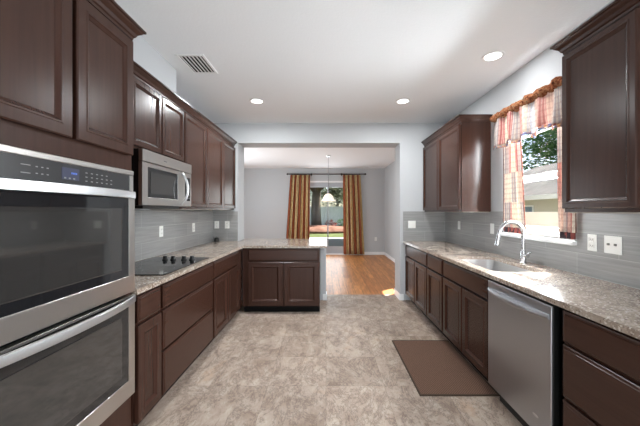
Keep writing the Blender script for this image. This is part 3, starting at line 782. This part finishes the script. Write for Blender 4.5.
# dining room drapes + rod
RZ, RY = 2.54, FY-.09
rod = thing('curtain_rod', 'dark bronze curtain rod above the patio door', 'curtain rod', (0, RY, RZ))
bm = new(); tube(bm, [(-1.17, 0, 0), (1.20, 0, 0)], .016, 12); obj('rod', bm, IRON, rod, True)
for x, s_ in ((-1.17, -1), (1.20, 1)):
    bm = new(); tube(bm, [(x, 0, 0), (x+s_*.015, 0, 0), (x+s_*.03, 0, 0), (x+s_*.055, 0, 0), (x+s_*.065, 0, 0)], [.016, .022, .030, .024, .008], 12); obj('finial', bm, IRON, rod, True)
for x in (-.46, .49):
    bm = new(); tube(bm, [(x, 0, 0), (x, .07, 0)], .009, 8); box(bm, x-.02, x+.02, .07, .089, -.04, .04, .003); obj('bracket', bm, IRON, rod)
def drape(x0, x1, b0, b1, label, zb):
    r = thing('drapery', label, 'curtain', ((x0+x1)/2, RY, RZ), 0, 'striped drapes at the patio door'); c = (x0+x1)/2
    bm = new(); sq = lambda u, v: (x0+(x1-x0)*u)*(1-v)+(b0+(b1-b0)*u)*v-c
    sheet(bm, 'x', x0, x1, -.025, zb-RZ, 0, 6.5, .030, 1.0, sq, 150, 16, random.random()*3)
    cloth_obj('panel', bm, STRIPE, r)
    for i in range(7):
        x = x0+.03+(x1-x0-.06)*i/6-c
        bm = new(); P = [(x, .022*math.cos(2*PI*k/12), .022*math.sin(2*PI*k/12)) for k in range(13)]
        tube(bm, P, .0035, 6, False); obj('ring', bm, IRON, r)
drape(-1.12, -.50, -1.29, -.52, 'striped rust and gold drape left of the patio door, bottom hidden behind peninsula', .03)
drape(.53, 1.08, .55, 1.20, 'striped rust and gold drape right of the patio door, hanging to the wood floor', .03)
# kitchen window: valance, tier curtains
vr = thing('valance', 'gathered patchwork window valance with ruffled orange top over the sink window', 'valance', (RX-.088, 2.58, 2.33))
bm = new(); fl = lambda u: .035*math.sin(u*23)
sheet(bm, 'y', .50, -.52, -.005, -.285, 0, 5.5, .022, 1.35, None, 140, 10, .4, lambda u: .018*(1 if math.sin(u*PI*9) > 0 else -1))
cloth_obj('skirt', bm, PATCH, vr)
bm = new(); sheet(bm, 'y', .503, -.523, -.283, -.305, -.002, 5.5, .022, 1.35, None, 140, 2, .4, lambda u: .0)
for v_ in bm.verts:
    u_ = (.503-v_.co.y)/1.026; v_.co.z += .018*(1 if math.sin(u_*PI*9) > 0 else -1)
cloth_obj('hem', bm, CREAM_HEM, vr)
bm = new(); P = []; Rr = []
for i in range(90):
    u_ = i/89; y_ = .505-1.03*u_; P.append((0.0, y_, .012+.006*math.sin(u_*61))); Rr.append(.024+.018*abs(math.sin(u_*PI*6.5))+.004*math.sin(u_*97+1))
tube(bm, P, Rr, 12)
for v_ in bm.verts: v_.co += Vector((random.uniform(-1, 1), random.uniform(-1, 1), random.uniform(-1, 1)))*.005
obj('ruffle', bm, FLORAL, vr, True)
cr = thing('cafe_rod', 'thin white cafe curtain rod under the patchwork valance', 'curtain rod', (RX-.030, 2.58, 2.045))
bm = new(); tube(bm, [(.028, .50, 0), (.01, .50, 0), (0, .49, 0), (0, -.49, 0), (.01, -.50, 0), (.028, -.50, 0)], .007, 8); obj('rod', bm, PLASTIC, cr)
def tier(y0, y1, b0, b1, label, zb):
    c = (y0+y1)/2
    r = thing('cafe_curtain', label, 'curtain', (RX-.030, c, 2.04), 0, 'patchwork cafe curtains at the sink window')
    bm = new()
    mid = lambda v: math.sin(PI*min(1, v*1.1))*.02
    sq = lambda u, v: (y0+(y1-y0)*u)*(1-v)+(b0+(b1-b0)*u)*v-c
    gp = sheet(bm, 'y', y0, y1, 0, zb+.05-2.04, 0, 3.5, .013, 2.1, sq, 90, 14, random.random()*3)
    cloth_obj('panel', bm, PATCH, r)
    for k in (0, -1):
        bm = new(); tube(bm, [row[k] for row in gp], .0045, 6); obj('binding', bm, BIND, r)
    bm = new(); sq2 = lambda u, v: (b0+(b1-b0)*u)-c
    sheet(bm, 'y', b0, b1, zb+.05-2.04, zb-2.04, 0, 3.5, .013, 2.1, sq2, 60, 2, 1.0)
    cloth_obj('hem', bm, HEM, r)
tier(2.99, 2.73, 3.00, 2.65, 'left patchwork cafe curtain behind the faucet', 1.165)
tier(2.29, 2.12, 2.27, 2.12, 'right patchwork cafe curtain beside the near wall cabinet', 1.165)

# ------------------------------------------------------------------ outdoors
sbox('ground_patio', CONCRETE, (-6, 2.6, FY+.15, 15.6, -.12, -.02))
sbox('ceiling_patio', TRIM, (-6, 5.5, FY+.15, 16.6, 2.92, 3.02))
bm = new(); box(bm, -25, 40, 15.6, 60, -.3, -.05); box(bm, 2.6, 40, -10, 15.6, -.6, -.45)
lw = obj('lawn', bm, GRASS); lw['kind'] = 'structure'
bm = new(); N = 24
loops(bm, [[Vector((-.9+rr*3.6*math.cos(2*PI*k/N), 20.3+rr*1.7*math.sin(2*PI*k/N)*(1+.1*math.sin(5*k)), z)) for k in range(N)] for rr, z in ((1, -.06), (.9, .12), (.6, .32), (.25, .40))])
tag(obj('mulch_bed', bm, MULCH, None, True), 'low mound of reddish mulch in front of the oak trunk in the back yard', 'garden bed')
fn = thing('fence', 'white vinyl privacy fence across the back yard', 'fence', (0, 27, 0))
for i in range(8):
    x = -7.5+2*i
    bm = new(); box(bm, x-.065, x+.065, -.065, .065, -.05, 1.92, .01); obj('post', bm, VINYLF, fn)
    if i < 7:
        bm = new(); box(bm, x+.065, x+1.935, -.02, .02, .05, 1.83)
        for k in range(1, 12): box(bm, x+.065+k*.155, x+.075+k*.155, -.026, -.02, .15, 1.72)
        box(bm, x+.065, x+1.935, -.04, .04, 1.74, 1.83); box(bm, x+.065, x+1.935, -.04, .04, .03, .14)
        obj('fence_panel', bm, VINYLF, fn)
def leaves(bm, c, rx_, ry_, rz_, n, size):
    for _ in range(n):
        while True:
            p = Vector((random.uniform(-1, 1), random.uniform(-1, 1), random.uniform(-1, 1)))
            if .25 < p.length < 1: break
        p = Vector((p.x*rx_, p.y*ry_, p.z*rz_))+Vector(c)
        M = Matrix.Rotation(random.uniform(0, 6.28), 3, 'Z') @ Matrix.Rotation(random.uniform(-1.2, 1.2), 3, 'X')
        s_ = size*random.uniform(.6, 1.3)
        vv = [bm.verts.new(p+M @ Vector(q)*s_) for q in ((-.5, 0, 0), (0, -.28, .06), (.5, 0, 0), (0, .28, .06))]
        bm.faces.new(vv)
def tree(label, loc, trunk_r, h, clumps, lm, n, size, group='trees beyond the patio door'):
    r = thing('tree', label, 'tree', loc, 0, group)
    bm = new(); P = [(0, 0, -.2), (.02, 0, .3), (-.03, 0, h*.4), (.05, 0, h*.75), (.1, 0, h)]
    tube(bm, P, [trunk_r*1.35, trunk_r*1.08, trunk_r*.95, trunk_r*.8, trunk_r*.45], 16)
    for k in range(4):
        a = k*1.7; tube(bm, [(0, 0, h*.7), (math.cos(a)*.9, math.sin(a)*.9, h*.9), (math.cos(a)*2, math.sin(a)*2, h*1.05)], [trunk_r*.5, trunk_r*.3, trunk_r*.12], 8)
    obj('trunk', bm, BARK, r, True)
    bm = new()
    for c, R_ in clumps: leaves(bm, c, R_, R_, R_*.7, n, size)
    obj('foliage', bm, lm, r)
    return r
tree('large grey oak trunk with mossy foliage left of center through the patio door', (-.80, 23.6, -.05), .40, 4.2,
     [((0, .5, 4.6), 1.8), ((1.6, -1, 4.0), 1.3), ((2.2, 1, 3.1), 1.0), ((-1.5, 0, 3.7), 1.3), ((1.2, 1.5, 2.9), .8)], LEAF, 900, .22)
tree('pale tangled tree standing behind the white fence, right of the oak', (1.2, 30.6, 0), .16, 3.2,
     [((0, 0, 2.6), 1.7), ((-2, .3, 2.9), 1.5), ((1.8, .5, 3.2), 1.6), ((.3, 0, 4.4), 2.0), ((-1.8, 1, 4.6), 1.6)], LEAF, 800, .24)
tree('dense tree behind the fence at far left of patio view', (-5.6, 33.5, 0), .2, 4.0,
     [((0, 0, 3), 2.0), ((1.5, 0, 4.2), 1.8), ((-1.5, 0, 4.4), 1.8)], LEAF, 900, .26)
def shrub(label, loc, r_, m, n, size):
    r = thing('shrub', label, 'shrub', loc, 0, 'shrubs in the back yard bed')
    bm = new(); leaves(bm, (0, 0, r_*.8), r_, r_, r_*.8, n, size); obj('foliage', bm, m, r)
    bm = new(); 
    for k in range(5): tube(bm, [(0, 0, -.05), (r_*.5*math.cos(k*1.3), r_*.5*math.sin(k*1.3), r_)], .012, 6)
    obj('stems', bm, BARK, r)
shrub('reddish shrub beside the oak trunk', (.35, 22.9, -.05), .5, REDLEAF, 350, .14)
shrub('small dark green shrub before the fence at right of patio view', (1.35, 23.5, -.05), .55, LEAF2, 350, .14)
# neighbour side
sd = thing('fence', 'tan vinyl side fence outside the sink window', 'fence', (4.6, 0, -.45))
for i in range(6):
    y = 1.5+2*i
    bm = new(); box(bm, -.06, .06, y-.06, y+.06, 0, 1.86, .01); obj('post', bm, TANF, sd)
    if i < 5:
        bm = new(); box(bm, -.02, .02, y+.06, y+1.94, .05, 1.79)
        for zz in (.05, 1.72): box(bm, -.035, .035, y+.06, y+1.94, zz, zz+.09)
        obj('fence_panel', bm, TANF, sd)
hs = thing('house', 'neighbouring pale stucco house with grey shingle hip roof outside the sink window', 'house', (9, 12, -.45))
bm = new(); box(bm, 0, 4.5, -7, 6.5, 0, 2.45); obj('wall', bm, STUCCO, hs)
bm = new(); q = [Vector((-.5, -7.5, 2.45)), Vector((5, -7.5, 2.45)), Vector((5, 7, 2.45)), Vector((-.5, 7, 2.45))]
vb = [bm.verts.new(p) for p in q]; vt = [bm.verts.new(p) for p in (Vector((2.25, -4.5, 4.2)), Vector((2.25, 3.6, 4.2)))]
bm.faces.new(vb); bm.faces.new((vb[0], vb[1], vt[0])); bm.faces.new((vb[1], vb[2], vt[1], vt[0])); bm.faces.new((vb[2], vb[3], vt[1])); bm.faces.new((vb[3], vb[0], vt[0], vt[1]))
obj('roof', bm, ROOFM, hs)
bm = new(); box(bm, -.54, -.50, -7.5, 7, 2.30, 2.47); obj('fascia', bm, TRIM, hs)
bm = new(); box(bm, -.03, 0, .6, 1.6, 1.0, 2.1, .01); f_ = obj('window', bm, TRIM, hs)
bm = new(); box(bm, -.035, -.03, .67, 1.53, 1.07, 2.03); obj('pane', bm, simple('blue_grey_pane', srgb(120, 140, 158), .1), f_)
tree('leafy green tree behind the neighbouring house, seen through sink window', (17.2, 22.5, -.4), .25, 5.0,
     [((0, 0, 6.4), 2.4), ((1.5, 1, 7.6), 2.4), ((-.3, -2.4, 6.8), 2.2), ((0, -1.5, 9), 2.4), ((1, -4.5, 6), 2.2), ((.5,-3,4.5),2.0)], LEAF2, 1100, .34, None)
